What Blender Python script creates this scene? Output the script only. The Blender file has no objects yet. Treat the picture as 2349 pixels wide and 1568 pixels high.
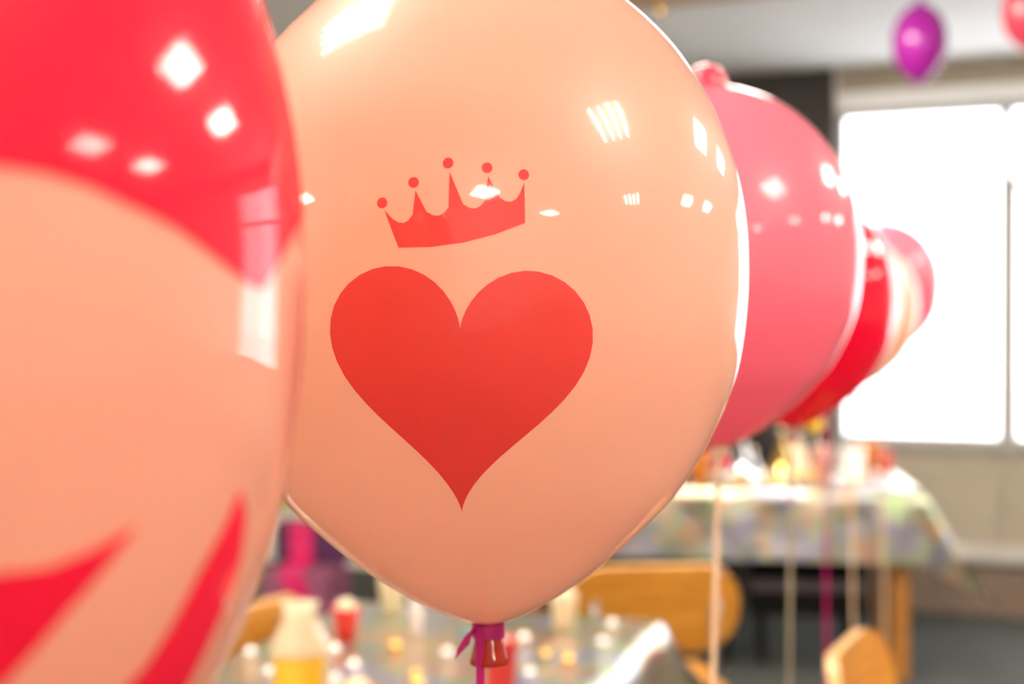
import bpy, bmesh, math, random
from mathutils import Vector, Matrix, noise
from mathutils.geometry import delaunay_2d_cdt

random.seed(7)
scene = bpy.context.scene
COL = scene.collection
R = math.radians

# ------------------------------------------------------------------ camera
H = 1.35                                     # lens height
cam_data = bpy.data.cameras.new('camera')
cam_data.sensor_width = 36.0
cam_data.lens = 50.0
cam_data.clip_start = 0.02
cam_data.dof.use_dof = True
cam_data.dof.focus_distance = 0.66
cam_data.dof.aperture_fstop = 5.4
cam = bpy.data.objects.new('camera', cam_data)
COL.objects.link(cam)
cam.location = (0, 0, H)
cam.rotation_euler = (R(90 - 0.42), 0, 0)
scene.camera = cam

# ------------------------------------------------------------------ sky and exposure
world = bpy.data.worlds.new('overcast_sky')
scene.world = world
world.use_nodes = True
bg = world.node_tree.nodes['Background']
bg.inputs['Color'].default_value = (0.93, 0.965, 1.0, 1)
bg.inputs['Strength'].default_value = 1.8

vs = scene.view_settings
vs.view_transform = 'Standard'
vs.look = 'None'
vs.gamma = 1.0
vs.use_curve_mapping = False
vs.exposure = 1.85
scene.cycles.use_light_tree = False
scene.cycles.max_bounces = 10
scene.cycles.diffuse_bounces = 8         # light scatters many times inside the thin balloon skins
TUBE_STRENGTH = 23.0
TUBE_COLOR = (1.0, 0.91, 0.80, 1)

# room axes: u runs along the window wall, v away from the lens
A_ROOM = R(23.0)
U = Vector((math.cos(A_ROOM), -math.sin(A_ROOM), 0))
N = Vector((math.sin(A_ROOM), math.cos(A_ROOM), 0))
WALL_V = 7.15
REAR_V = -3.6
LEFT_U, RIGHT_U = -5.6, 6.2
CEIL = 2.65
WIN_U0, BAY, NBAY = -1.273, 0.79, 4
SILL, HEAD = 0.81, 2.44


def room(u, v, z=0.0):
    p = U * u + N * v
    return Vector((p.x, p.y, z))


# daylight enters through the window band: sampling portal (gives off no light itself)
pl = bpy.data.lights.new('window_portal', 'AREA')
pl.shape = 'RECTANGLE'
pl.size = BAY * NBAY
pl.size_y = HEAD - SILL
pl.cycles.is_portal = True
po = bpy.data.objects.new('window_portal', pl)
COL.objects.link(po)
po.location = room(WIN_U0 + BAY * NBAY / 2, WALL_V + 0.12, (SILL + HEAD) / 2)
po.rotation_euler = (R(-90), 0, -A_ROOM)     # faces into the room


# ------------------------------------------------------------------ materials
def nt(name):
    m = bpy.data.materials.new(name)
    m.use_nodes = True
    t = m.node_tree
    t.nodes.clear()
    out = t.nodes.new('ShaderNodeOutputMaterial')
    return m, t, out


def lin(r, g, b):
    f = lambda c: (c / 255 / 12.92) if c / 255 <= 0.04045 else ((c / 255 + 0.055) / 1.055) ** 2.4
    return (f(r), f(g), f(b), 1)


def plain(name, col, rough=0.5, metal=0.0, var=0.06, scale=12.0, bump=0.0, spec=0.5):
    m, t, out = nt(name)
    b = t.nodes.new('ShaderNodeBsdfPrincipled')
    b.inputs['Roughness'].default_value = rough
    b.inputs['Metallic'].default_value = metal
    b.inputs['Specular IOR Level'].default_value = spec
    tc = t.nodes.new('ShaderNodeTexCoord')
    n = t.nodes.new('ShaderNodeTexNoise')
    n.inputs['Scale'].default_value = scale
    n.inputs['Detail'].default_value = 4
    t.links.new(tc.outputs['Object'], n.inputs['Vector'])
    rp = t.nodes.new('ShaderNodeValToRGB')
    rp.color_ramp.elements[0].position = 0.3
    rp.color_ramp.elements[1].position = 0.7
    rp.color_ramp.elements[0].color = tuple(c * (1 - var) for c in col[:3]) + (1,)
    rp.color_ramp.elements[1].color = tuple(min(1, c * (1 + var)) for c in col[:3]) + (1,)
    t.links.new(n.outputs['Fac'], rp.inputs['Fac'])
    t.links.new(rp.outputs['Color'], b.inputs['Base Color'])
    if bump:
        bp = t.nodes.new('ShaderNodeBump')
        bp.inputs['Strength'].default_value = bump
        bp.inputs['Distance'].default_value = 0.01
        t.links.new(n.outputs['Fac'], bp.inputs['Height'])
        t.links.new(bp.outputs['Normal'], b.inputs['Normal'])
    t.links.new(b.outputs['BSDF'], out.inputs['Surface'])
    return m


def latex(name, col, through=0.35, rough=0.03, gloss=1.0, haze=0.05):
    """stretched rubber skin: scattering, letting light through, with a shiny skin"""
    m, t, out = nt(name)
    tc = t.nodes.new('ShaderNodeTexCoord')
    n = t.nodes.new('ShaderNodeTexNoise')
    n.inputs['Scale'].default_value = 9
    n.inputs['Detail'].default_value = 3
    t.links.new(tc.outputs['Object'], n.inputs['Vector'])
    rp = t.nodes.new('ShaderNodeValToRGB')
    rp.color_ramp.elements[0].color = tuple(c * 0.97 for c in col[:3]) + (1,)
    rp.color_ramp.elements[1].color = tuple(min(1, c * 1.03) for c in col[:3]) + (1,)
    t.links.new(n.outputs['Fac'], rp.inputs['Fac'])
    d = t.nodes.new('ShaderNodeBsdfDiffuse')
    tr = t.nodes.new('ShaderNodeBsdfTranslucent')
    t.links.new(rp.outputs['Color'], d.inputs['Color'])
    t.links.new(rp.outputs['Color'], tr.inputs['Color'])
    mx = t.nodes.new('ShaderNodeMixShader')
    mx.inputs['Fac'].default_value = through
    t.links.new(d.outputs['BSDF'], mx.inputs[1])
    t.links.new(tr.outputs['BSDF'], mx.inputs[2])
    g = t.nodes.new('ShaderNodeBsdfGlossy')
    g.inputs['Roughness'].default_value = rough
    fr = t.nodes.new('ShaderNodeFresnel')
    fr.inputs['IOR'].default_value = 1.38
    mu = t.nodes.new('ShaderNodeMath')
    mu.operation = 'MULTIPLY'
    mu.inputs[1].default_value = gloss
    ge = t.nodes.new('ShaderNodeNewGeometry')       # only the outside is polished
    om = t.nodes.new('ShaderNodeMath')
    om.operation = 'SUBTRACT'
    om.inputs[0].default_value = gloss
    t.links.new(ge.outputs['Backfacing'], om.inputs[1])
    om.use_clamp = True
    t.links.new(om.outputs['Value'], mu.inputs[1])
    t.links.new(fr.outputs['Fac'], mu.inputs[0])
    hz = t.nodes.new('ShaderNodeBsdfGlossy')         # faint satin haze of the rubber
    hz.inputs['Roughness'].default_value = 0.42
    m3 = t.nodes.new('ShaderNodeMixShader')
    m3.inputs['Fac'].default_value = haze
    t.links.new(mx.outputs['Shader'], m3.inputs[1])
    t.links.new(hz.outputs['BSDF'], m3.inputs[2])
    m2 = t.nodes.new('ShaderNodeMixShader')
    t.links.new(mu.outputs['Value'], m2.inputs['Fac'])
    t.links.new(m3.outputs['Shader'], m2.inputs[1])
    t.links.new(g.outputs['BSDF'], m2.inputs[2])
    t.links.new(m2.outputs['Shader'], out.inputs['Surface'])
    return m


def pane_glass(name, tint=(1, 1, 1, 1), ior=1.45):
    m, t, out = nt(name)
    tr = t.nodes.new('ShaderNodeBsdfTransparent')
    tr.inputs['Color'].default_value = tint
    g = t.nodes.new('ShaderNodeBsdfGlossy')
    g.inputs['Roughness'].default_value = 0.02
    fr = t.nodes.new('ShaderNodeFresnel')
    fr.inputs['IOR'].default_value = ior
    ge = t.nodes.new('ShaderNodeNewGeometry')
    om = t.nodes.new('ShaderNodeMath')               # a thin sheet mirrors on its outer faces only
    om.operation = 'SUBTRACT'
    om.inputs[0].default_value = 1.0
    t.links.new(ge.outputs['Backfacing'], om.inputs[1])
    mu = t.nodes.new('ShaderNodeMath')
    mu.operation = 'MULTIPLY'
    t.links.new(fr.outputs['Fac'], mu.inputs[0])
    t.links.new(om.outputs['Value'], mu.inputs[1])
    mx = t.nodes.new('ShaderNodeMixShader')
    t.links.new(mu.outputs['Value'], mx.inputs['Fac'])
    t.links.new(tr.outputs['BSDF'], mx.inputs[1])
    t.links.new(g.outputs['BSDF'], mx.inputs[2])
    t.links.new(mx.outputs['Shader'], out.inputs['Surface'])
    return m


def foil(name, scale=7.0):
    """silver holographic foil: patches of pastel rainbow on a mirror-like film"""
    m, t, out = nt(name)
    tc = t.nodes.new('ShaderNodeTexCoord')
    n = t.nodes.new('ShaderNodeTexNoise')
    n.inputs['Scale'].default_value = scale
    n.inputs['Detail'].default_value = 2
    n.inputs['Distortion'].default_value = 1.2
    t.links.new(tc.outputs['Object'], n.inputs['Vector'])
    rp = t.nodes.new('ShaderNodeValToRGB')
    e = rp.color_ramp.elements
    e[0].position, e[0].color = 0.0, (0.52, 0.5, 0.48, 1)
    e[1].position, e[1].color = 1.0, (0.55, 0.52, 0.5, 1)
    for pos, c in ((0.34, (0.62, 0.58, 0.57)), (0.40, (0.46, 0.46, 0.74)), (0.445, (0.66, 0.62, 0.58)),
                   (0.49, (0.40, 0.66, 0.22)), (0.53, (0.68, 0.64, 0.58)), (0.57, (0.82, 0.42, 0.28)),
                   (0.61, (0.70, 0.65, 0.61)), (0.66, (0.86, 0.62, 0.2)), (0.71, (0.78, 0.40, 0.45))):
        k = e.new(pos)
        k.color = tuple(q * 0.8 for q in c) + (1,)
    t.links.new(n.outputs['Fac'], rp.inputs['Fac'])
    b = t.nodes.new('ShaderNodeBsdfPrincipled')
    b.inputs['Metallic'].default_value = 0.85
    b.inputs['Roughness'].default_value = 0.30
    t.links.new(rp.outputs['Color'], b.inputs['Base Color'])
    t.links.new(b.outputs['BSDF'], out.inputs['Surface'])
    return m


def emit(name, col, strength):
    m, t, out = nt(name)
    e = t.nodes.new('ShaderNodeEmission')
    e.inputs['Color'].default_value = col
    e.inputs['Strength'].default_value = strength
    t.links.new(e.outputs['Emission'], out.inputs['Surface'])
    return m


def plywood(name, col, dark):
    m, t, out = nt(name)
    tc = t.nodes.new('ShaderNodeTexCoord')
    mp = t.nodes.new('ShaderNodeMapping')
    mp.inputs['Scale'].default_value = (3, 30, 30)
    n = t.nodes.new('ShaderNodeTexNoise')
    n.inputs['Scale'].default_value = 2.2
    n.inputs['Detail'].default_value = 5
    t.links.new(tc.outputs['Object'], mp.inputs['Vector'])
    t.links.new(mp.outputs['Vector'], n.inputs['Vector'])
    rp = t.nodes.new('ShaderNodeValToRGB')
    rp.color_ramp.elements[0].position = 0.35
    rp.color_ramp.elements[0].color = dark
    rp.color_ramp.elements[1].position = 0.65
    rp.color_ramp.elements[1].color = col
    t.links.new(n.outputs['Fac'], rp.inputs['Fac'])
    b = t.nodes.new('ShaderNodeBsdfPrincipled')
    b.inputs['Roughness'].default_value = 0.38
    t.links.new(rp.outputs['Color'], b.inputs['Base Color'])
    t.links.new(b.outputs['BSDF'], out.inputs['Surface'])
    return m


M = {
    'floor': plain('grey_carpet', (0.074, 0.077, 0.072, 1), 0.95, var=0.2, scale=60, bump=0.3, spec=0.1),
    'ceiling': plain('white_ceiling', (0.91, 0.905, 0.905, 1), 0.9, var=0.03, scale=3),
    'cream': plain('cream_paint', (0.84, 0.80, 0.73, 1), 0.8, var=0.03, scale=4),
    'tan': plain('tan_paint', (0.36, 0.31, 0.235, 1), 0.7, var=0.05, scale=5),
    'darkwall': plain('dark_brown_panel', (0.032, 0.024, 0.021, 1), 0.7, var=0.1),
    'brown': plain('brown_plinth', (0.20, 0.14, 0.10, 1), 0.7),
    'ledge': plain('grey_metal_ledge', (0.50, 0.47, 0.43, 1), 0.45),
    'frame': plain('grey_window_frame', (0.33, 0.31, 0.29, 1), 0.5),
    'header': plain('white_window_header', (0.78, 0.78, 0.77, 1), 0.6, var=0.02),
    'glass': pane_glass('window_glass'),
    'peach': latex('peach_latex', (0.975, 0.63, 0.49, 1), 0.56),
    'peach_shaded': latex('shaded_peach_latex', (0.95, 0.49, 0.35, 1), 0.38),  # same peach latex, with the weaker light on this balloon put into the colour
    'cream_latex': latex('cream_latex', (0.96, 0.68, 0.52, 1), 0.48),
    'pink': latex('pink_latex', (1.0, 0.27, 0.38, 1), 0.48),
    'crimson': latex('crimson_latex', (0.92, 0.002, 0.05, 1), 0.35, haze=0.006),
    'purple': latex('purple_latex', (0.42, 0.02, 0.37, 1), 0.35, haze=0.01),
    'rose': latex('rose_latex', (0.75, 0.06, 0.11, 1), 0.3),
    'neck': latex('thick_coral_latex', (0.52, 0.03, 0.014, 1), 0.25, haze=0.01),
    'neck_pink': latex('thick_pink_latex', (0.80, 0.045, 0.10, 1), 0.25),
    'neck_red': latex('thick_red_latex', (0.5, 0.004, 0.02, 1), 0.25),
    'neck_purple': latex('thick_purple_latex', (0.35, 0.015, 0.30, 1), 0.25),
    'print_coral': latex('coral_ink', (0.97, 0.085, 0.075, 1), 0.3, 0.05, haze=0.03),
    'print_red': latex('crimson_ink', (0.93, 0.012, 0.05, 1), 0.2, 0.07, gloss=0.5, haze=0.01),
    'rib_magenta': plain('magenta_ribbon', (0.50, 0.003, 0.15, 1), 0.3, var=0.15),
    'rib_cream': plain('cream_ribbon', (0.80, 0.55, 0.36, 1), 0.35, var=0.05),
    'rib_cream_shaded': plain('shaded_cream_ribbon', (0.33, 0.27, 0.17, 1), 0.35, var=0.05),  # cream ribbon with its shade put into the colour
    'foil': foil('holographic_foil'),
    'wood': plywood('orange_plywood', (0.66, 0.29, 0.035, 1), (0.50, 0.19, 0.018, 1)),
    'wood_edge': plywood('pale_plywood_edge', (0.85, 0.52, 0.22, 1), (0.72, 0.38, 0.13, 1)),
    'wood_leg': plywood('brown_wood_leg', (0.40, 0.17, 0.03, 1), (0.28, 0.10, 0.015, 1)),
    'steel': plain('dull_steel', (0.35, 0.33, 0.32, 1), 0.35, 0.9),
    'black': plain('black_plastic', (0.006, 0.0055, 0.0055, 1), 0.8, spec=0.2),
    'mauve': plain('mauve_rail', (0.10, 0.075, 0.08, 1), 0.6),
    'tube': emit('fluorescent_tube', TUBE_COLOR, TUBE_STRENGTH),
    'white': plain('white_card', (0.86, 0.85, 0.83, 1), 0.5, var=0.02),
    'fixture': plain('white_fixture_metal', (0.8, 0.78, 0.74, 1), 0.3),
    'red': plain('red_paper', (0.80, 0.035, 0.03, 1), 0.4),
    'orange': plain('orange_paper', (0.80, 0.24, 0.02, 1), 0.4),
    'yellow': latex('yellow_juice', (0.98, 0.70, 0.0, 1), 0.4),
    'popcorn': plain('pale_popcorn', (0.88, 0.74, 0.50, 1), 0.7, var=0.12, scale=60),
    'clear': pane_glass('clear_plastic', (0.97, 0.96, 0.92, 1)),
    'gold': plain('gold_foil', (0.90, 0.58, 0.16, 1), 0.16, 1.0, var=0.1, scale=40),
    'silver': plain('silver_foil', (0.9, 0.88, 0.86, 1), 0.10, 1.0, var=0.05, scale=40),
    'cellophane': latex('pale_cellophane', (0.95, 0.84, 0.62, 1), 0.5),
    'teal': plain('teal_paper', (0.10, 0.28, 0.34, 1), 0.5),
    'lime': plain('lime_paper', (0.42, 0.52, 0.10, 1), 0.7),
    'violet': plain('violet_fabric', (0.085, 0.022, 0.075, 1), 0.9, var=0.15, scale=30),
    'lit_mauve_fabric': plain('lit_mauve_fabric', (0.30, 0.085, 0.16, 1), 0.9, var=0.15, scale=30),  # same chair fabric, light falling on the seat painted into the colour
    'magenta_sash': plain('magenta_satin', (0.62, 0.004, 0.12, 1), 0.35, var=0.2),
    'pinkpaper': plain('pale_pink_paper', (0.85, 0.45, 0.40, 1), 0.5),
    'tanbeam': plain('tan_ceiling_strip', (0.62, 0.42, 0.27, 1), 0.5),
    'pale_render': plain('pale_render', (0.70, 0.73, 0.78, 1), 0.9),
    'pavement': plain('pale_pavement', (0.8, 0.8, 0.8, 1), 0.9),
}


# ------------------------------------------------------------------ builders
def tag(o, label=None, cat=None, group=None, kind=None):
    if label: o['label'] = label
    if cat: o['category'] = cat
    if group: o['group'] = group
    if kind: o['kind'] = kind
    return o


def link(name, me, mat=None, parent=None, smooth=False):
    if mat:
        me.materials.append(mat)
    if smooth:
        for p in me.polygons:
            p.use_smooth = True
    o = bpy.data.objects.new(name, me)
    COL.objects.link(o)
    o.parent = parent
    return o


def mesh(name, verts, faces, mat=None, parent=None, smooth=False):
    me = bpy.data.meshes.new(name)
    me.from_pydata([tuple(v) for v in verts], [], faces)
    me.update()
    return link(name, me, mat, parent, smooth)


def empty(name, loc=(0, 0, 0), rz=0.0):
    o = bpy.data.objects.new(name, None)
    o.empty_display_size = 0.05
    COL.objects.link(o)
    o.location = loc
    o.rotation_euler = (0, 0, rz)
    return o


def box_data(x0, x1, y0, y1, z0, z1, bev=0.0):
    bm = bmesh.new()
    bmesh.ops.create_cube(bm, size=1.0)
    for v in bm.verts:
        v.co = Vector(((x0 + x1) / 2 + v.co.x * (x1 - x0), (y0 + y1) / 2 + v.co.y * (y1 - y0), (z0 + z1) / 2 + v.co.z * (z1 - z0)))
    if bev:
        bmesh.ops.bevel(bm, geom=bm.edges[:], offset=bev, segments=2, affect='EDGES')
    me = bpy.data.meshes.new('box')
    bm.to_mesh(me)
    bm.free()
    return me


def box(name, x0, x1, y0, y1, z0, z1, mat, parent=None, bev=0.0):
    return link(name, box_data(x0, x1, y0, y1, z0, z1, bev), mat, parent)


def rbox(name, u0, u1, v0, v1, z0, z1, mat, kind='structure', bev=0.0, parent=None):
    """box laid along the room axes"""
    o = box(name, u0, u1, v0, v1, z0, z1, mat, parent, bev)
    if parent is None:
        o.rotation_euler = (0, 0, -A_ROOM)
        if kind:
            o['kind'] = kind
    return o


def lathe(name, prof, mat, parent=None, seg=48, loc=(0, 0, 0), smooth=True):
    """prof: list of (z, r); r = 0 closes the end"""
    vs_, fs, rings = [], [], []
    for z, r in prof:
        if r <= 1e-6:
            rings.append([len(vs_)])
            vs_.append((0, 0, z))
        else:
            rings.append(list(range(len(vs_), len(vs_) + seg)))
            vs_ += [(r * math.cos(2 * math.pi * k / seg), r * math.sin(2 * math.pi * k / seg), z) for k in range(seg)]
    for a, b in zip(rings, rings[1:]):
        for k in range(seg):
            k2 = (k + 1) % seg
            if len(a) == 1 and len(b) > 1:
                fs.append((a[0], b[k2], b[k]))
            elif len(b) == 1 and len(a) > 1:
                fs.append((a[k], a[k2], b[0]))
            elif len(a) > 1:
                fs.append((a[k], a[k2], b[k2], b[k]))
    if prof[0][0] > prof[-1][0]:
        fs = [f[::-1] for f in fs]
    o = mesh(name, vs_, fs, mat, parent, smooth)
    o.location = loc
    return o


def tube(name, pts, r, mat, parent=None, seg=12):
    pts = [Vector(p) for p in pts]
    vs_, fs = [], []
    for i, p in enumerate(pts):
        d = (pts[min(i + 1, len(pts) - 1)] - pts[max(i - 1, 0)]).normalized()
        a = d.orthogonal().normalized()
        if i:
            a = (prev - d * prev.dot(d)).normalized()
        prev = a
        b = d.cross(a)
        for k in range(seg):
            t = 2 * math.pi * k / seg
            vs_.append(p + (a * math.cos(t) + b * math.sin(t)) * r)
    for i in range(len(pts) - 1):
        for k in range(seg):
            k2 = (k + 1) % seg
            fs.append((i * seg + k, i * seg + k2, (i + 1) * seg + k2, (i + 1) * seg + k))
    fs.append(tuple(range(seg))[::-1])
    fs.append(tuple((len(pts) - 1) * seg + k for k in range(seg)))
    return mesh(name, vs_, fs, mat, parent, True)


def band(name, pts, sides, th, mat, parent=None):
    """a ribbon with thickness; sides = half-width vector at each point"""
    vs_, fs = [], []
    n = len(pts)
    for i in range(n):
        p, s = Vector(pts[i]), Vector(sides[i])
        d = (Vector(pts[min(i + 1, n - 1)]) - Vector(pts[max(i - 1, 0)])).normalized()
        w = d.cross(s).normalized() * th / 2
        vs_ += [p - s - w, p + s - w, p + s + w, p - s + w]
    for i in range(n - 1):
        a, b = i * 4, i * 4 + 4
        for k in range(4):
            k2 = (k + 1) % 4
            fs.append((a + k, a + k2, b + k2, b + k))
    fs.append((3, 2, 1, 0))
    e = (n - 1) * 4
    fs.append((e, e + 1, e + 2, e + 3))
    return mesh(name, vs_, fs, mat, parent)


# ---- balloons
RAW = [(1.133, 0), (1.12, .155), (1.08, .302), (1.0, .47), (.9, .607), (.75, .75), (.6, .848), (.45, .918), (.3, .964),
       (.15, .991), (0, 1), (-.19, .99), (-.41, .95), (-.60, .872), (-.806, .748), (-.95, .61), (-1.09, .445), (-1.2, .285),
       (-1.27, .15), (-1.305, .06)]


def smooth_profile(raw, sub=6):
    out = []
    P = [(raw[1][0], -raw[1][1])] + raw + [(2 * raw[-1][0] - raw[-2][0], 2 * raw[-1][1] - raw[-2][1])]
    for i in range(1, len(P) - 2):
        for k in range(sub):
            t = k / sub
            q = []
            for c in (0, 1):
                a, b, d, e = P[i - 1][c], P[i][c], P[i + 1][c], P[i + 2][c]
                q.append(0.5 * (2 * b + (d - a) * t + (2 * a - 5 * b + 4 * d - e) * t * t + (3 * b - a - 3 * d + e) * t ** 3))
            out.append((q[0], max(0.0, q[1])))
    out.append(raw[-1])
    return out


PROFILE = smooth_profile([(z if z > 0 else z * 1.025, q) for z, q in RAW])


def radius_at(z):
    for (z1, a), (z0, b) in zip(PROFILE, PROFILE[1:]):
        if z0 <= z <= z1:
            return b + (a - b) * (z - z0) / (z1 - z0 + 1e-12)
    return 0.0


def inside(p, poly):
    c = False
    for (x0, y0), (x1, y1) in zip(poly, poly[1:] + poly[:1]):
        if (y0 > p[1]) != (y1 > p[1]) and p[0] < (x1 - x0) * (p[1] - y0) / (y1 - y0) + x0:
            c = not c
    return c


def densify(poly, step):
    out = []
    for a, b in zip(poly, poly[1:] + poly[:1]):
        n = max(1, int(math.hypot(b[0] - a[0], b[1] - a[1]) / step))
        out += [(a[0] + (b[0] - a[0]) * k / n, a[1] + (b[1] - a[1]) * k / n) for k in range(n)]
    return out


def printed(name, poly, r, mat, parent, step=0.022, lift=0.0025, label=None):
    """flat ink shape given as (azimuth, height / r), laid on the balloon skin"""
    poly = densify(poly, step)
    pts = list(poly)
    xs, ys = [p[0] for p in poly], [p[1] for p in poly]
    y = min(ys)
    row = 0
    while y < max(ys):
        x = min(xs) + (step / 2 if row % 2 else 0)
        while x < max(xs):
            if inside((x, y), poly) and min((x - q[0]) ** 2 + (y - q[1]) ** 2 for q in poly) > (0.45 * step) ** 2:
                pts.append((x, y))
            x += step
        y += step * 0.87
        row += 1
    n = len(poly)
    vo, eo, fo, *_ = delaunay_2d_cdt([Vector(p) for p in pts], [(k, (k + 1) % n) for k in range(n)], [], 1, 1e-6)
    vs_ = []
    for v in vo:
        rr = (radius_at(v[1]) + lift) * r
        vs_.append((rr * math.sin(v[0]), -rr * math.cos(v[0]), v[1] * r))
    o = mesh(name, vs_, [tuple(f) for f in fo], mat, parent, True)
    if label:
        o['label'] = label
    return o


def balloon(label, center, r, mat, neckmat, ribmat, tilt=(0, 0), nub=0.045, ribbon=True, group=None, seg=96, spin=0.0,
            rib_w=0.003, rib_dx=0.0, zs=1.0):
    root = empty('party_balloon', (center[0], center[1], center[2] - 1.48 * r * zs if not ribbon else 0.0))
    tag(root, label, 'balloon', group)
    base = root.location.z
    rot = Matrix.Rotation(R(tilt[0]), 4, 'Y') @ Matrix.Rotation(R(tilt[1]), 4, 'X') @ Matrix.Rotation(spin, 4, 'Z')

    def put(o):
        o.location = (0, 0, center[2] - base)
        o.rotation_euler = rot.to_euler()
        o.scale = (1, 1, zs)
        return o
    body = put(lathe('balloon_skin', [(z * r, q * r) for z, q in PROFILE], mat, root, seg))
    # thick rubber spot at the crown
    top = 1.133
    put(lathe('crown_nub', [((top + nub * h) * r, nub * w * r) for h, w in
                            ((1.05, 0), (1.0, .35), (.85, .66), (.6, .88), (.3, .98), (0, 1.0), (-.35, 1.02), (-.7, 1.1))], neckmat, root, 32))
    # neck, knot and rolled lip
    put(lathe('knot', [(z * r * 1.02, q * r) for z, q in ((-1.285, .10), (-1.305, .07), (-1.325, .05), (-1.345, .046), (-1.37, .052), (-1.40, .06),
                                                   (-1.435, .068), (-1.455, .074), (-1.462, .070), (-1.45, .06), (-1.40, .04), (-1.39, 0))], neckmat, root, 40))
    if ribbon:
        k = rot @ Vector((0, 0, -1.362 * r)) + Vector((0, 0, center[2]))
        loop = []
        for i in range(25):
            t = 2 * math.pi * i / 24
            loop.append(k + Vector((math.cos(t) * .058 * r, math.sin(t) * .058 * r, 0)))
        band('ribbon_wrap', loop, [Vector((0, 0, 0.03 * r))] * 25, 0.0008, ribmat, root)
        tail = [k + Vector((-.03 * r, -.06 * r, .02 * r)), k + Vector((-.06 * r, -.07 * r, .01 * r)), k + Vector((-.085 * r, -.07 * r, -.03 * r)), k + Vector((-.095 * r, -.07 * r, -.07 * r))]
        band('ribbon_end', tail, [Vector((.028 * r, 0, .03 * r))] * 4, 0.0006, ribmat, root)
        pts, sd = [], []
        n = 44
        x0 = k + Vector((-.03 * r, -.066 * r, .02 * r))
        for i in range(n + 1):
            t = i / n
            z = x0.z * (1 - t) + 0.001 * t
            sway = Vector((math.sin(t * 7 + center[1]) * .006 * t + rib_dx * t, math.cos(t * 5 + center[0]) * .006 * t, 0))
            pts.append(Vector((x0.x, x0.y, z)) + sway)
            a = 0.5 * math.sin(t * 9 + 2 * center[1])
            sd.append(Vector((math.cos(a), math.sin(a), 0)) * rib_w)
        rb = band('ribbon', pts, sd, 0.0006, ribmat, root)
    return root, body


def copy_tree(o, parent=None):
    c = o.copy()
    COL.objects.link(c)
    c.parent = parent
    for ch in list(o.children):
        copy_tree(ch, c)
    return c


# ------------------------------------------------------------------ the room
T = 0.15
rbox('floor', LEFT_U - T, RIGHT_U + T, REAR_V - T, WALL_V + T, -0.1, 0.0, M['floor'])
rbox('ceiling', LEFT_U - T, RIGHT_U + T, REAR_V - T, WALL_V + T, CEIL, CEIL + 0.1, M['ceiling'])
rbox('wall_left', LEFT_U - T, LEFT_U, REAR_V, WALL_V, 0, CEIL, M['cream'])
rbox('wall_right', RIGHT_U, RIGHT_U + T, REAR_V, WALL_V, 0, CEIL, M['cream'])
rbox('wall_rear', LEFT_U - T, RIGHT_U + T, REAR_V - T, REAR_V, 0, CEIL, M['cream'])
WIN_U1 = WIN_U0 + BAY * NBAY
bw = rbox('wall_back', LEFT_U - T, WIN_U0, WALL_V, WALL_V + T, 0, CEIL, M['cream'])
rbox('wall_under_windows', WIN_U0, RIGHT_U + T, WALL_V, WALL_V + T, 0, SILL, M['tan'])
rbox('wall_above_windows', WIN_U0, RIGHT_U + T, WALL_V, WALL_V + T, HEAD + 0.09, CEIL, M['tan'])
rbox('wall_beside_windows', WIN_U1, RIGHT_U + T, WALL_V, WALL_V + T, SILL, HEAD + 0.09, M['cream'])
rbox('wall_column', -3.3, WIN_U0 - 0.02, WALL_V - 0.06, WALL_V, 0, CEIL, M['darkwall'])
rbox('trim_1', WIN_U0, WIN_U1, WALL_V - 0.03, WALL_V + T, HEAD, HEAD + 0.09, M['header'])
rbox('trim_2', WIN_U0, RIGHT_U, WALL_V - 0.10, WALL_V, 0.255, 0.335, M['ledge'], bev=0.01)
rbox('baseboard_back', WIN_U0, RIGHT_U, WALL_V - 0.05, WALL_V, 0, 0.255, M['brown'])
rbox('trim_3', WIN_U0, RIGHT_U, WALL_V - 0.04, WALL_V + 0.05, SILL - 0.035, SILL, M['frame'], bev=0.006)
for k in range(1, NBAY):        # joints of the panelling below the sill
    rbox('trim_%d' % (3 + k), WIN_U0 + BAY * k - 0.02, WIN_U0 + BAY * k + 0.02, WALL_V - 0.018, WALL_V, 0.335, SILL - 0.035, M['tan'], bev=0.004)

TR = 2.055
for k in range(NBAY):
    u0, u1 = WIN_U0 + BAY * k, WIN_U0 + BAY * (k + 1)
    w = empty('window_%d' % (k + 1), room(u0, WALL_V, SILL), -A_ROOM)
    w['kind'] = 'structure'
    h = HEAD - SILL
    tr = TR - SILL
    box('mullion', -0.028, 0.028, 0.0, 0.07, 0, h, M['frame'], w, 0.004)
    if k == NBAY - 1:
        box('mullion', BAY - 0.028, BAY + 0.028, 0.0, 0.07, 0, h, M['frame'], w, 0.004)
    box('head_rail', 0.022, BAY - 0.022, 0.0, 0.07, h - 0.03, h, M['frame'], w, 0.004)
    box('sill_rail', 0.022, BAY - 0.022, 0.0, 0.07, 0, 0.03, M['frame'], w, 0.004)
    if k:
        box('transom', 0.022, BAY - 0.022, 0.0, 0.07, tr - 0.02, tr + 0.02, M['frame'], w, 0.004)
        sa = box('sash', 0.022, 0.05, 0.005, 0.06, 0.03, tr - 0.02, M['frame'], w, 0.004)
        sb = box('sash', BAY - 0.05, BAY - 0.022, 0.005, 0.06, 0.03, tr - 0.02, M['frame'], w, 0.004)
        box('pane', 0.05, BAY - 0.05, 0.03, 0.036, 0.03, tr - 0.02, M['glass'], w)
        box('pane', 0.022, BAY - 0.022, 0.03, 0.036, tr + 0.02, h - 0.03, M['glass'], w)
    else:
        box('pane', 0.022, BAY - 0.022, 0.03, 0.036, 0.03, h - 0.03, M['glass'], w)

# outside
rbox('ground_outside', -14, 22, WALL_V + T, WALL_V + 40, -0.6, -0.5, M['pavement'])

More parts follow.
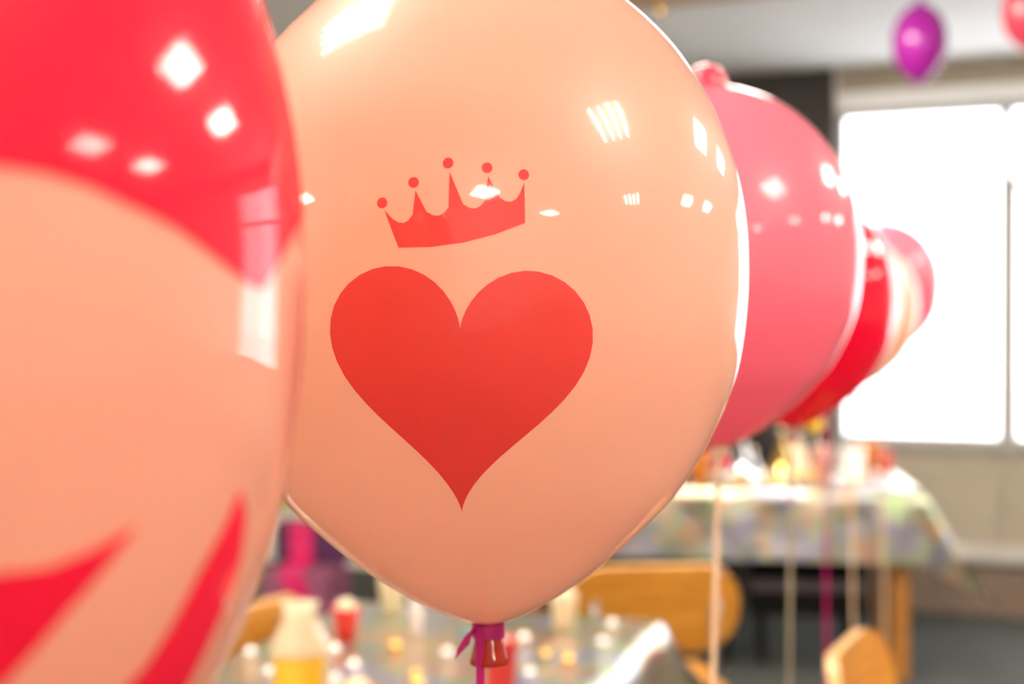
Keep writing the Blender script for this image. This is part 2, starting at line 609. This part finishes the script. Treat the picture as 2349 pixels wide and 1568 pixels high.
rbox('trim_20', -2.2, 4.0, 5.07, 5.37, CEIL - 0.03, CEIL, M['tanbeam'])

# ------------------------------------------------------------------ ceiling lights
def troffer(u, v, label, axis='u'):
    root = empty('ceiling_light', room(u, v, CEIL), -A_ROOM + (0 if axis == 'u' else R(90)))
    tag(root, label, 'ceiling light', 'square fluorescent ceiling lights')
    h = 0.3
    box('tray', -h, h, -h, h, -0.012, -0.002, M['fixture'], root)
    for s in (-1, 1):
        box('rim', -h, h, s * h - 0.012, s * h + 0.012, -0.024, -0.002, M['fixture'], root)
        box('rim', s * h - 0.012, s * h + 0.012, -h + 0.012, h - 0.012, -0.024, -0.002, M['fixture'], root)
    for k in range(4):
        y = -0.21 + 0.14 * k
        tube('tube', [(-0.27, y, -0.05), (0.27, y, -0.05)], 0.018, M['tube'], root, 10)
    return root


spots = []
for i, v in enumerate((0.72, 3.1, 4.62, -2.3)):
    for j, u in enumerate((-1.13, 1.30, 3.75, -3.55)):
        spots.append((u, v))
for u, v in spots:
    if v > 4.5 and u < -3:
        continue
    row = {0.72: 'above the peach balloon', 3.1: 'above the near table', 4.62: 'nearest the windows', -2.3: 'behind the camera'}[v]
    col_ = {-1.13: 'left', 1.30: 'right', 3.75: 'far right', -3.55: 'far left'}[u]
    troffer(u, v, 'square four-tube ceiling light in the row %s, %s one' % (row, col_))

# ------------------------------------------------------------------ balloons
HX = R(0)
mid, mid_skin = balloon('large peach balloon with a red crown and heart print, in focus', (-0.0203, 0.79, 1.389), 0.15,
                        M['peach'], M['neck'], M['rib_magenta'], tilt=(-2.0, 0), group='row of balloons along the aisle', seg=160, rib_w=0.0024, rib_dx=0.004)

# crown and heart, drawn as (azimuth, height / r)
def place2(pts, cx, cy, s, ang):
    c, n = math.cos(ang), math.sin(ang)
    return [(cx + s * (x * c - y * n), cy + s * (x * n + y * c)) for x, y in pts]

heart = []
for k in range(72):
    t = 2 * math.pi * k / 72
    heart.append((16 * math.sin(t) ** 3 / 16, (13 * math.cos(t) - 5 * math.cos(2 * t) - 2 * math.cos(3 * t) - math.cos(4 * t)) / 16))
heart = place2(heart, -0.04, -0.385, 0.425, R(-4))
printed('heart_print', heart, 0.15, M['print_coral'], mid_skin, label='coral red heart printed on the skin')
crown = [(-1, 0), (-1.12, .62)]
for a, b in ((-1.12, -.58), (-.58, 0), (0, .58), (.58, 1.12)):
    top_a = {-1.12: .62, -.58: .82, 0: 1.0, .58: .82}[a]
    top_b = {-.58: .82, 0: 1.0, .58: .82, 1.12: .62}[b]
    for t in (.2, .35, .5, .65, .8):
        x = a + (b - a) * t
        dip = .36 + (abs(t - .5) * 2) ** 2 * .27
        crown.append((x, dip))
    crown.append((b, top_b))
crown += [(1, 0), (.5, -.09), (0, -.12), (-.5, -.09)]
CR = (-0.015, 0.03, 0.195, R(9))
printed('crown_print', place2(crown, *CR), 0.15, M['print_coral'], mid_skin, label='coral red crown printed above the heart')
for x, y in ((-1.14, .74), (-.59, .95), (0, 1.14), (.59, .95), (1.14, .74)):
    dot = [(x + .085 * math.cos(2 * math.pi * k / 20), y + .085 * math.sin(2 * math.pi * k / 20)) for k in range(20)]
    printed('crown_bead_print', place2(dot, *CR), 0.15, M['print_coral'], mid_skin)

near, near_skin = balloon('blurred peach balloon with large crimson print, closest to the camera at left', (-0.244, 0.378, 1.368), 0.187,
                          M['peach_shaded'], M['neck'], M['rib_magenta'], tilt=(0.0, 0), group='row of balloons along the aisle', seg=160)
top_print = [(0.2, 0.05), (0.6, 0.06), (0.923, 0.067), (0.974, 0.065), (1.03, 0.056), (1.093, 0.04), (1.168, 0.021), (1.258, -0.012), (1.33, -0.036),
             (1.388, -0.043), (1.427, -0.016), (1.525, 0.037), (1.665, 0.079), (1.85, 0.16), (2.05, 0.30), (2.2, 0.5), (2.2, 0.8), (2.2, 1.06),
             (1.2, 1.06), (0.2, 1.06), (0.2, 0.5)]
printed('upper_print', top_print, 0.187, M['print_red'], near_skin, step=0.03, lift=0.002, label='crimson print over the upper half')
pa = [(0.6, -0.33), (0.8, -0.338), (0.945, -0.342), (1.001, -0.345), (1.062, -0.334), (1.132, -0.314), (1.092, -0.353), (1.039, -0.399), (0.997, -0.44),
      (0.971, -0.464), (0.9, -0.52), (0.75, -0.58), (0.6, -0.5)]
printed('lower_print', pa, 0.187, M['print_red'], near_skin, step=0.02, lift=0.002, label='crimson pointed print low on the skin')
pb = [(1.366, -0.298), (1.403, -0.336), (1.418, -0.39), (1.417, -0.436), (1.396, -0.491), (1.375, -0.553), (1.33, -0.62), (1.24, -0.68), (1.10, -0.66), (1.14, -0.57), (1.182, -0.513),
      (1.209, -0.498), (1.247, -0.451), (1.286, -0.392), (1.335, -0.339)]
printed('lower_print', pb, 0.187, M['print_red'], near_skin, step=0.02, lift=0.002, label='crimson blade-shaped print low on the skin')

row = 'row of balloons along the aisle'
balloon('bubblegum pink balloon directly behind the large printed one', (0.208, 1.47, 1.432), 0.15, M['pink'], M['neck_pink'], M['rib_cream'], tilt=(-2.5, 0), nub=0.15, group=row, rib_dx=-0.03)
balloon('crimson balloon between the bubblegum pink and the cream ones', (0.445, 2.22, 1.40), 0.15, M['crimson'], M['neck_red'], M['rib_cream_shaded'], tilt=(2, 0), group=row)
balloon('cream balloon behind the crimson one, magenta ribbon', (0.703, 3.13, 1.43), 0.15, M['cream_latex'], M['neck'], M['rib_magenta'], tilt=(2, 0), group=row)
balloon('pale peach balloon just before the last pink one', (0.845, 3.50, 1.41), 0.15, M['cream_latex'], M['neck'], M['rib_cream'], tilt=(1, 0), group=row)
balloon('last pink balloon of the row, in front of the window', (1.02, 3.90, 1.48), 0.15, M['pink'], M['neck_pink'], M['rib_cream'], group=row)
balloon('small purple balloon floating under the ceiling', (1.545, 5.4, 2.452), 0.101, M['purple'], M['neck_purple'], M['rib_magenta'], ribbon=False, nub=0.17, zs=1.2)
balloon('rose red balloon at the ceiling in the top right corner', (1.84, 5.0, 2.475), 0.115, M['rose'], M['neck_pink'], M['rib_magenta'], ribbon=False)

# ------------------------------------------------------------------ tables
def table(label, corner, rz, w, l):
    """corner = far right corner on the floor; table runs left (w) and towards the lens (l)"""
    root = empty('table', (corner[0], corner[1], 0), rz)
    tag(root, label, 'table')
    box('tabletop', -w, 0, -l, 0, 0.71, 0.738, M['wood'], root, 0.004)
    for x, y in ((-w + .06, -.06), (-.06, -.06), (-w + .06, -l + .06), (-.06, -l + .06)):
        box('leg', x - .032, x + .032, y - .032, y + .032, 0, 0.71, M['wood_leg'], root, 0.005)
    for y in (-.06, -l + .06):
        box('apron', -w + .092, -.092, y - .012, y + .012, 0.64, 0.71, M['wood_leg'], root)
    return root


def cloth(label, corner, rz, w, l, over, seed, flare=0.03, flare_r=0.03, step=0.02, rough=0.35):
    def line(n_len):
        a = [-over + step * k for k in range(int(over / step))]
        m = max(2, int(n_len / step))
        b = [n_len * k / m for k in range(m + 1)]
        return [q for q in a if q < -step * .4] + b + [n_len - q for q in reversed([q for q in a if q < -step * .4])]
    S_, T_ = line(w), line(l)
    nx, ny = len(S_) - 1, len(T_) - 1
    vs_, fs = [], []
    zt = 0.7405
    for j in range(ny + 1):
        for i in range(nx + 1):
            s = S_[i]
            t = T_[j]
            ox = -s if s < 0 else (s - w if s > w else 0)
            oy = -t if t < 0 else (t - l if t > l else 0)
            x, y = min(max(s, 0), w), min(max(t, 0), l)
            dx = -1 if s < 0 else 1
            dy = -1 if t < 0 else 1
            nz = noise.noise(Vector((s * 7 + seed, t * 7, seed))) + rough * noise.noise(Vector((s * 24, t * 24 + seed, 3)))
            if ox == 0 and oy == 0:
                z = zt + 0.0040 * (nz + 1.4)
            else:
                m_, n_ = max(ox, oy), min(ox, oy)
                d = m_ + 0.35 * n_
                fold = 0.010 * math.sin((s if oy > ox else t) * 21 + seed) * min(1, m_ / 0.12) * (1 - min(1, n_ / .05))
                fx = 0.006 + (0.014 + (flare if s < 0 else flare_r) * ox) * min(1, ox / 0.03) if ox else 0
                fy = 0.006 + (0.014 + flare * oy) * min(1, oy / 0.03) if oy else 0
                if ox and oy:
                    fx = max(fx, 0.75 * n_)
                    fy = max(fy, 0.75 * n_)
                x += dx * (fx + (fold if ox >= oy and ox else 0) + 0.006 * nz * (1 if ox else 0))
                y += dy * (fy + (fold if oy > ox else 0) + 0.006 * nz * (1 if oy else 0))
                z = zt - d * 0.96 + 0.004 * nz * min(1, d / .05) + .002
            vs_.append((x - w, y - l, z))
    for j in range(ny):
        for i in range(nx):
            a = j * (nx + 1) + i
            if (i * 7 + j * 13 + i * j) % 2:
                fs += [(a, a + 1, a + nx + 2), (a, a + nx + 2, a + nx + 1)]
            else:
                fs += [(a, a + 1, a + nx + 1), (a + 1, a + nx + 2, a + nx + 1)]
    o = mesh('tablecloth', vs_, fs, M['foil'], None, True)
    o.location = (corner[0], corner[1], 0)
    o.rotation_euler = (0, 0, rz)
    tag(o, label, 'tablecloth')
    return o


NT = ((0.31, 2.96), R(-17.5), 0.70, 1.45)
table('wooden table under the near foil cloth', *NT)
cloth('crumpled holographic foil tablecloth on the near table', *NT, 0.24, 3.1)
FT = ((1.66, 6.18), R(-8), 1.55, 0.75)
table('wooden table under the far foil cloth near the windows', *FT)
cloth('holographic foil tablecloth hanging off the far table', *FT, 0.29, 8.7, flare=0.02, flare_r=0.5, rough=0.3)
TOPZ = 0.7480


# ------------------------------------------------------------------ chairs
def panel(name, w, h, th, curve, mat, edge_mat, parent, loc, rot, corner=0.1):
    """bent plywood panel with rounded corners, in the local x/z plane"""
    out = []
    for cx, cz, a0 in ((w / 2 - corner, h / 2 - corner, 0), (-w / 2 + corner, h / 2 - corner, 90), (-w / 2 + corner, -h / 2 + corner, 180), (w / 2 - corner, -h / 2 + corner, 270)):
        for k in range(9):
            a = R(a0 + 90 * k / 8)
            out.append((cx + corner * math.cos(a), cz + corner * math.sin(a)))
    n = len(out)
    rings = 6
    bend = lambda x, z: curve * ((2 * x / w) ** 2)
    vs_, fs = [], []
    for side in (-1, 1):
        b = len(vs_)
        for q in range(rings):
            f = 1 - q / rings
            vs_ += [(x * f, bend(x * f, z * f) + side * th / 2, z * f) for x, z in out]
        vs_.append((0, side * th / 2, 0))
        for q in range(rings - 1):
            for k in range(n):
                k2 = (k + 1) % n
                f4 = (b + q * n + k, b + q * n + k2, b + (q + 1) * n + k2, b + (q + 1) * n + k)
                fs.append(f4 if side < 0 else f4[::-1])
        for k in range(n):
            f3 = (b + (rings - 1) * n + k, b + (rings - 1) * n + (k + 1) % n, b + rings * n)
            fs.append(f3 if side < 0 else f3[::-1])
    p = mesh(name, vs_, fs, mat, parent, True)
    p.location, p.rotation_euler = loc, rot
    ev, ef = [], []
    for x, z in out:
        ln = math.hypot(x, z)
        e = 1 + 0.0015 / ln
        for y in (-th / 2 - .0004, th / 2 + .0004):
            ev.append((x * e, bend(x, z) + y, z * e))
    for k in range(n):
        k2 = (k + 1) % n
        ef.append((2 * k, 2 * k2, 2 * k2 + 1, 2 * k + 1))
    mesh('plywood_edge', ev, ef, edge_mat, p)
    return p


def chair(label, loc, rz, group='bent plywood chairs'):
    root = empty('plywood_chair', (loc[0], loc[1], 0), rz)     # sits facing local -y, back at +y
    tag(root, label, 'chair', group)
    panel('backrest', 0.43, 0.215, 0.02, -0.035, M['wood'], M['wood_edge'], root, (0, 0.19, 0.675), (R(-8), 0, 0))
    panel('seat', 0.40, 0.40, 0.014, 0.012, M['wood'], M['wood_edge'], root, (0, -0.02, 0.445), (R(90), 0, 0), 0.09)
    for s in (-1, 1):
        tube('leg', [(s * .165, -.16, .432), (s * .19, -.19, .25), (s * .205, -.21, 0.0)], 0.011, M['steel'], root)
        tube('leg', [(s * .165, .12, .432), (s * .19, .17, .25), (s * .205, .215, 0.0)], 0.011, M['steel'], root)
        tube('back_post', [(s * .15, -.05, .428), (s * .15, .11, .430), (s * .15, .165, .50), (s * .15, .175, .60), (s * .15, .19, .70)], 0.010, M['steel'], root)
    return root


chair('bent plywood chair at the far end of the near table, right of the peach balloon', (0.325, 3.63), R(187))
chair('bent plywood chair left of the near table, beside the blurred balloon', (-0.71, 3.04), R(241))
chair('bent plywood chair seen edge-on in the aisle at lower right', (0.786, 2.509), R(64.8))


def stool(label, loc, rz):
    root = empty('stool', (loc[0], loc[1], 0), rz)
    tag(root, label, 'stool', 'black stools added to fill the shade under the far table')
    box('seat', -.235, .235, -.18, .18, .20, .455, M['black'], root, 0.012)  # thick black block added to fill the dark shade under the table
    box('seat_band', -.232, .232, -.184, -.180, .30, .345, M['mauve'], root, 0.001)
    for x in (-.18, .18):
        for y in (-.15, .15):
            box('leg', x - .016, x + .016, y - .016, y + .016, 0, .20, M['black'], root, 0.003)


stool('black padded stool added to fill the shade under the far table, left of its wooden leg', (1.22, 5.92), R(-8))
stool('black padded stool added to fill the shade under the middle of the far table', (0.72, 5.99), R(-8))
stool('black padded stool added to fill the shade under the left end of the far table', (0.24, 6.06), R(-8))

# purple seat with a sash by the back wall
pr = empty('armless_chair', (-0.93, 6.4, 0), R(-14))
tag(pr, 'low purple upholstered chair near the cream wall', 'chair')
box('seat_block', -.145, .17, -.17, .13, 0.02, .30, M['lit_mauve_fabric'], pr, 0.02)
box('backrest', -.17, .17, .03, .17, .30, .485, M['violet'], pr, 0.015)
for x in (-.14, .14):
    for y in (-.14, .10):
        box('foot', x - .02, x + .02, y - .02, y + .02, 0, .02, M['black'], pr)
sp = [(-.03, .018, .489), (-.03, .012, .46), (-.025, .008, .40), (-.02, .0, .33), (-.015, -.03, .309), (-.01, -.10, .309), (0, -.172, .306), (.015, -.185, .27), (.035, -.187, .20), (.06, -.188, .10)]
sash = band('sash', sp, [(.055, 0, 0)] * len(sp), 0.004, M['magenta_sash'])
sash.location = pr.location
sash.rotation_euler = pr.rotation_euler
tag(sash, 'magenta satin sash draped over the purple chair', 'sash')

po_ = rbox('paper_sheet', -4.62, -4.36, WALL_V - 0.006, WALL_V - 0.001, 0.31, 0.55, M['lime'], kind=None)
tag(po_, 'lime green paper sheet taped low on the cream wall', 'paper')


# ------------------------------------------------------------------ things on the tables
def cup(name, label, x, y, h, r0, r1, mat, fill=None, group=None, cat='cup'):
    root = empty(name, (x, y, TOPZ))
    tag(root, label, cat, group)
    t = 0.0015
    lathe('cup_wall', [(0, 0), (0, r0), (h, r1), (h + .002, r1 + .0015), (h, r1 - t), (h * .4, r0 + (r1 - r0) * .4 - t), (.004, r0 - t), (.004, 0)], mat, root, 32)
    if fill:
        f = h * .85
        rr = r0 + (r1 - r0) * .85 - .003
        o = lathe('contents', [(f, rr), (f + .012, rr * .9), (f + .022, rr * .6), (f + .027, 0)], fill, root, 24)
        for v in o.data.vertices:
            if v.co.z > f + .005:
                v.co.z += .005 * noise.noise(v.co * 160)
    return root


def ball(label, x, y, r, mat, group, z=None):
    prof = [(r + r * math.cos(R(a)), r * math.sin(R(a))) for a in range(0, 181, 15)]
    root = empty('foil_ball', (x, y, TOPZ if z is None else z))
    tag(root, label, 'ornament', group)
    lathe('ball', prof, mat, root, 24)
    tube('hanging_loop', [(0.3 * r * math.cos(R(a)), 0, 2 * r + .25 * r + 0.3 * r * math.sin(R(a))) for a in range(-90, 271, 30)], r * .06, M['gold'], root, 6)
    return root


# near table
bt = empty('juice_bottle', (-0.33, 2.21, TOPZ))
bt.scale = (1, 1, 0.9)
tag(bt, 'bottle of bright yellow juice with a pale wrapped neck on the near table', 'bottle')
lathe('juice', [(.002, 0), (.002, .036), (.012, .041), (.10, .041), (.117, .038), (.118, 0)], M['yellow'], bt, 40)
lathe('bottle_wall', [(0, 0), (0, .038), (.01, .043), (.11, .043), (.13, .038), (.15, .022), (.158, .018), (.175, .018), (.175, .0165), (.158, .0165), (.149, .0205), (.128, .0365), (.119, .0395)], M['clear'], bt, 40)
lathe('cap', [(.172, 0), (.172, .0205), (.188, .0205), (.19, .019), (.19, 0)], M['popcorn'], bt, 32)
wr = lathe('wrapper', [(.116, .0465), (.125, .0455), (.135, .043), (.148, .037), (.16, .031), (.172, .0265), (.184, .0245), (.193, .026), (.200, .030)], M['cellophane'], bt, 40)
for i_, v_ in enumerate(wr.data.vertices):      # pleats
    f_ = 1 + 0.05 * math.sin(i_ % 40 * math.pi / 2 * 1.0) * (v_.co.z - .116) / .08
    v_.co.x *= f_
    v_.co.y *= f_
wr['label'] = 'pale gathered wrapper over the bottle neck'

cup('paper_cup', 'small red paper cup heaped with pale popcorn, behind the juice bottle', -0.325, 2.78, 0.062, 0.019, 0.027, M['red'], M['popcorn'])
cup('tumbler', 'tall red tumbler beneath the large peach balloon', -0.018, 2.2, 0.125, 0.021, 0.026, M['red'], M['pinkpaper'])
cup('paper_cup', 'small orange paper cup beside the juice bottle', -0.235, 2.16, 0.06, 0.02, 0.026, M['orange'], M['popcorn'])
cup('paper_cup', 'cream paper cup by the far edge of the near table, left of the plywood chair', 0.105, 2.87, 0.07, 0.022, 0.028, M['popcorn'], M['popcorn'])
cup('paper_cup', 'cream paper cup at the far left corner of the near table', -0.255, 3.03, 0.075, 0.022, 0.03, M['popcorn'], M['popcorn'])
cn = empty('candle', (-0.19, 2.82, TOPZ))
tag(cn, 'slim white candle standing on the near foil cloth', 'candle')
lathe('wax', [(0, 0), (0, .0115), (.098, .0115), (.10, .009), (.099, 0)], M['white'], cn, 24)
tube('wick', [(0, 0, .098), (.001, 0, .108)], .0008, M['black'], cn, 6)
ball('small teal paper ball on the near foil cloth', -0.09, 2.78, .011, M['teal'], None)
for x, y, r, k in ((0.022, 2.72, .013, 'silver'), (-.158, 2.36, .013, 'gold'), (-.166, 2.43, .012, 'gold'), (-.28, 2.5, .013, 'silver'), (-.30, 2.40, .012, 'silver'),
                   (-.385, 2.55, .013, 'silver'), (-.33, 2.62, .014, 'silver'), (-.42, 2.45, .013, 'silver'), (.10, 2.55, .012, 'gold'), (.17, 2.68, .013, 'silver'), (-.40, 2.72, .013, 'gold'), (.03, 2.45, .012, 'silver'),
                   (-.12, 2.60, .012, 'silver'), (-.22, 2.66, .012, 'gold'), (.20, 2.85, .013, 'silver'), (-.48, 2.60, .013, 'silver'), (.06, 2.60, .011, 'gold'), (-.20, 3.0, .013, 'silver'), (-.08, 2.95, .013, 'gold')):
    ball('small shiny %s ball added for glints on the near foil cloth' % k, x, y, r, M[k], '%s balls on the near table' % k)  # added balls, there to catch bright glints

# far table
def far(fx, fy):
    """metres left of / towards the lens from the far right corner"""
    c, s = math.cos(FT[1]), math.sin(FT[1])
    return FT[0][0] - fx * c + fy * s, FT[0][1] - fx * s - fy * c


def party_hat(label, x, y, h, r, mat):
    root = empty('party_hat', (x, y, TOPZ))
    tag(root, label, 'party hat', 'party hats on the far table')
    lathe('cone', [(0, r), (h, .004), (h - .004, 0)], mat, root, 32)
    o = lathe('pompom', [(h - .006 + .024 * (1 - math.cos(R(a))) / 2, .014 * math.sin(R(a))) for a in range(0, 181, 20)], M['popcorn'], root, 16)
    lathe('brim', [(0, r), (0, r + .004), (.008, r + .003), (.008, r - .003)], M['silver'], root, 32)


x, y = far(.83, .62); cup('paper_cup', 'orange paper cup at the left of the far table, beside the cream ribbon', x, y, .11, .035, .045, M['orange'], M['orange'])
x, y = far(.80, .38); cup('paper_cup', 'crimson paper cup on the far table just below the pink balloon', x, y, .10, .03, .04, M['red'], M['red'])
x, y = far(.50, .42); party_hat('gold paper party hat on the far table, the taller one', x, y, .19, .07, M['gold'])
x, y = far(.42, .20); party_hat('pale gold party hat behind the taller gold one', x, y, .17, .06, M['popcorn'])
x, y = far(.66, .38); party_hat('silver foil party hat added for sparkle, left of the gold ones', x, y, .17, .06, M['silver'])  # both silver hats are added to give sparkle here
x, y = far(.62, .55); party_hat('small silver foil party hat added for sparkle, in front of the black tumbler', x, y, .12, .045, M['silver'])
x, y = far(.60, .25); cup('tumbler', 'black tumbler behind the gold party hat', x, y, .15, .03, .035, M['black'])
x, y = far(.33, .30); cup('paper_cup', 'pale pink paper cup left of the white box on the far table', x, y, .12, .035, .045, M['pinkpaper'], M['popcorn'])
x, y = far(.13, .16); cup('paper_cup', 'orange paper cup at the right corner of the far table', x, y, .13, .036, .045, M['orange'], M['popcorn'])
x, y = far(.06, .20); cup('paper_cup', 'small red paper cup beside the orange one at the far table corner', x, y, .085, .025, .032, M['red'], M['red'])
x, y = far(.21, .40)
wb = empty('treat_box', (x, y, TOPZ), FT[1])
tag(wb, 'white folded treat box on the right of the far table', 'box')
box('box_body', -.045, .045, -.03, .03, 0, .10, M['white'], wb, .003)
mesh('gable_lid', [(-.045, -.03, .10), (.045, -.03, .10), (.045, .03, .10), (-.045, .03, .10), (-.045, 0, .13), (.045, 0, .13)],
     [(0, 1, 5, 4), (2, 3, 4, 5), (0, 4, 3), (1, 2, 5), (3, 2, 1, 0)], M['white'], wb)
x, y = far(.34, .08)
ys = empty('lollipop', (x, y, TOPZ))
tag(ys, 'yellow lollipop standing on the far table under the crimson balloon', 'lollipop')
lathe('candy', [(.165 + .075 * (1 - math.cos(R(a))) / 2, .036 * math.sin(R(a))) for a in range(0, 181, 15)], M['yellow'], ys, 24)
tube('stick', [(0, 0, 0.012), (0, 0, .17)], .004, M['white'], ys, 8)
lathe('stand', [(0, 0), (0, .022), (.01, .018), (.014, 0)], M['white'], ys, 24)
for fx, fy, r, k in ((.76, .58, .022, 'silver'), (.72, .60, .022, 'silver'), (.70, .50, .024, 'silver'), (.68, .66, .022, 'gold'), (.55, .64, .02, 'gold'), (.56, .46, .022, 'silver'), (.44, .60, .02, 'gold'), (.38, .52, .02, 'gold'), (.76, .68, .02, 'gold'), (.80, .50, .022, 'silver'), (.56, .70, .022, 'gold'), (.48, .52, .022, 'silver'), (.30, .62, .02, 'silver'), (.93, .66, .022, 'silver')):
    x, y = far(fx, fy)
    ball('shiny %s ball added for glints among the cups on the far table' % k, x, y, r, M[k], '%s balls on the far table' % k)  # added balls that supply the glints on this cloth

ball('tiny gold ball hanging from the tan ceiling strip', 0.57, 5.5, .02, M['gold'], None, z=CEIL - 0.03 - 0.0512)

# each ball is told by its place in the line from left to right as seen from the door side
ORD = ('leftmost', 'second', 'third', 'fourth', 'fifth', 'sixth', 'seventh', 'eighth', 'ninth', 'tenth', 'eleventh', 'twelfth')
for kind_ in ('silver', 'gold'):
    for where in ('near', 'far'):
        got = [o for o in COL.objects if o.get('group') == '%s balls on the %s table' % (kind_, where)]
        got.sort(key=lambda o: o.location.x / o.location.y)
        for k, o in enumerate(got):
            o['label'] = ('leftmost small shiny %s ball added for glints on the %s foil cloth' % (kind_, where)) if k == 0 else \
                ('%s small shiny %s ball from the left, added for glints on the %s foil cloth' % (ORD[k], kind_, where))
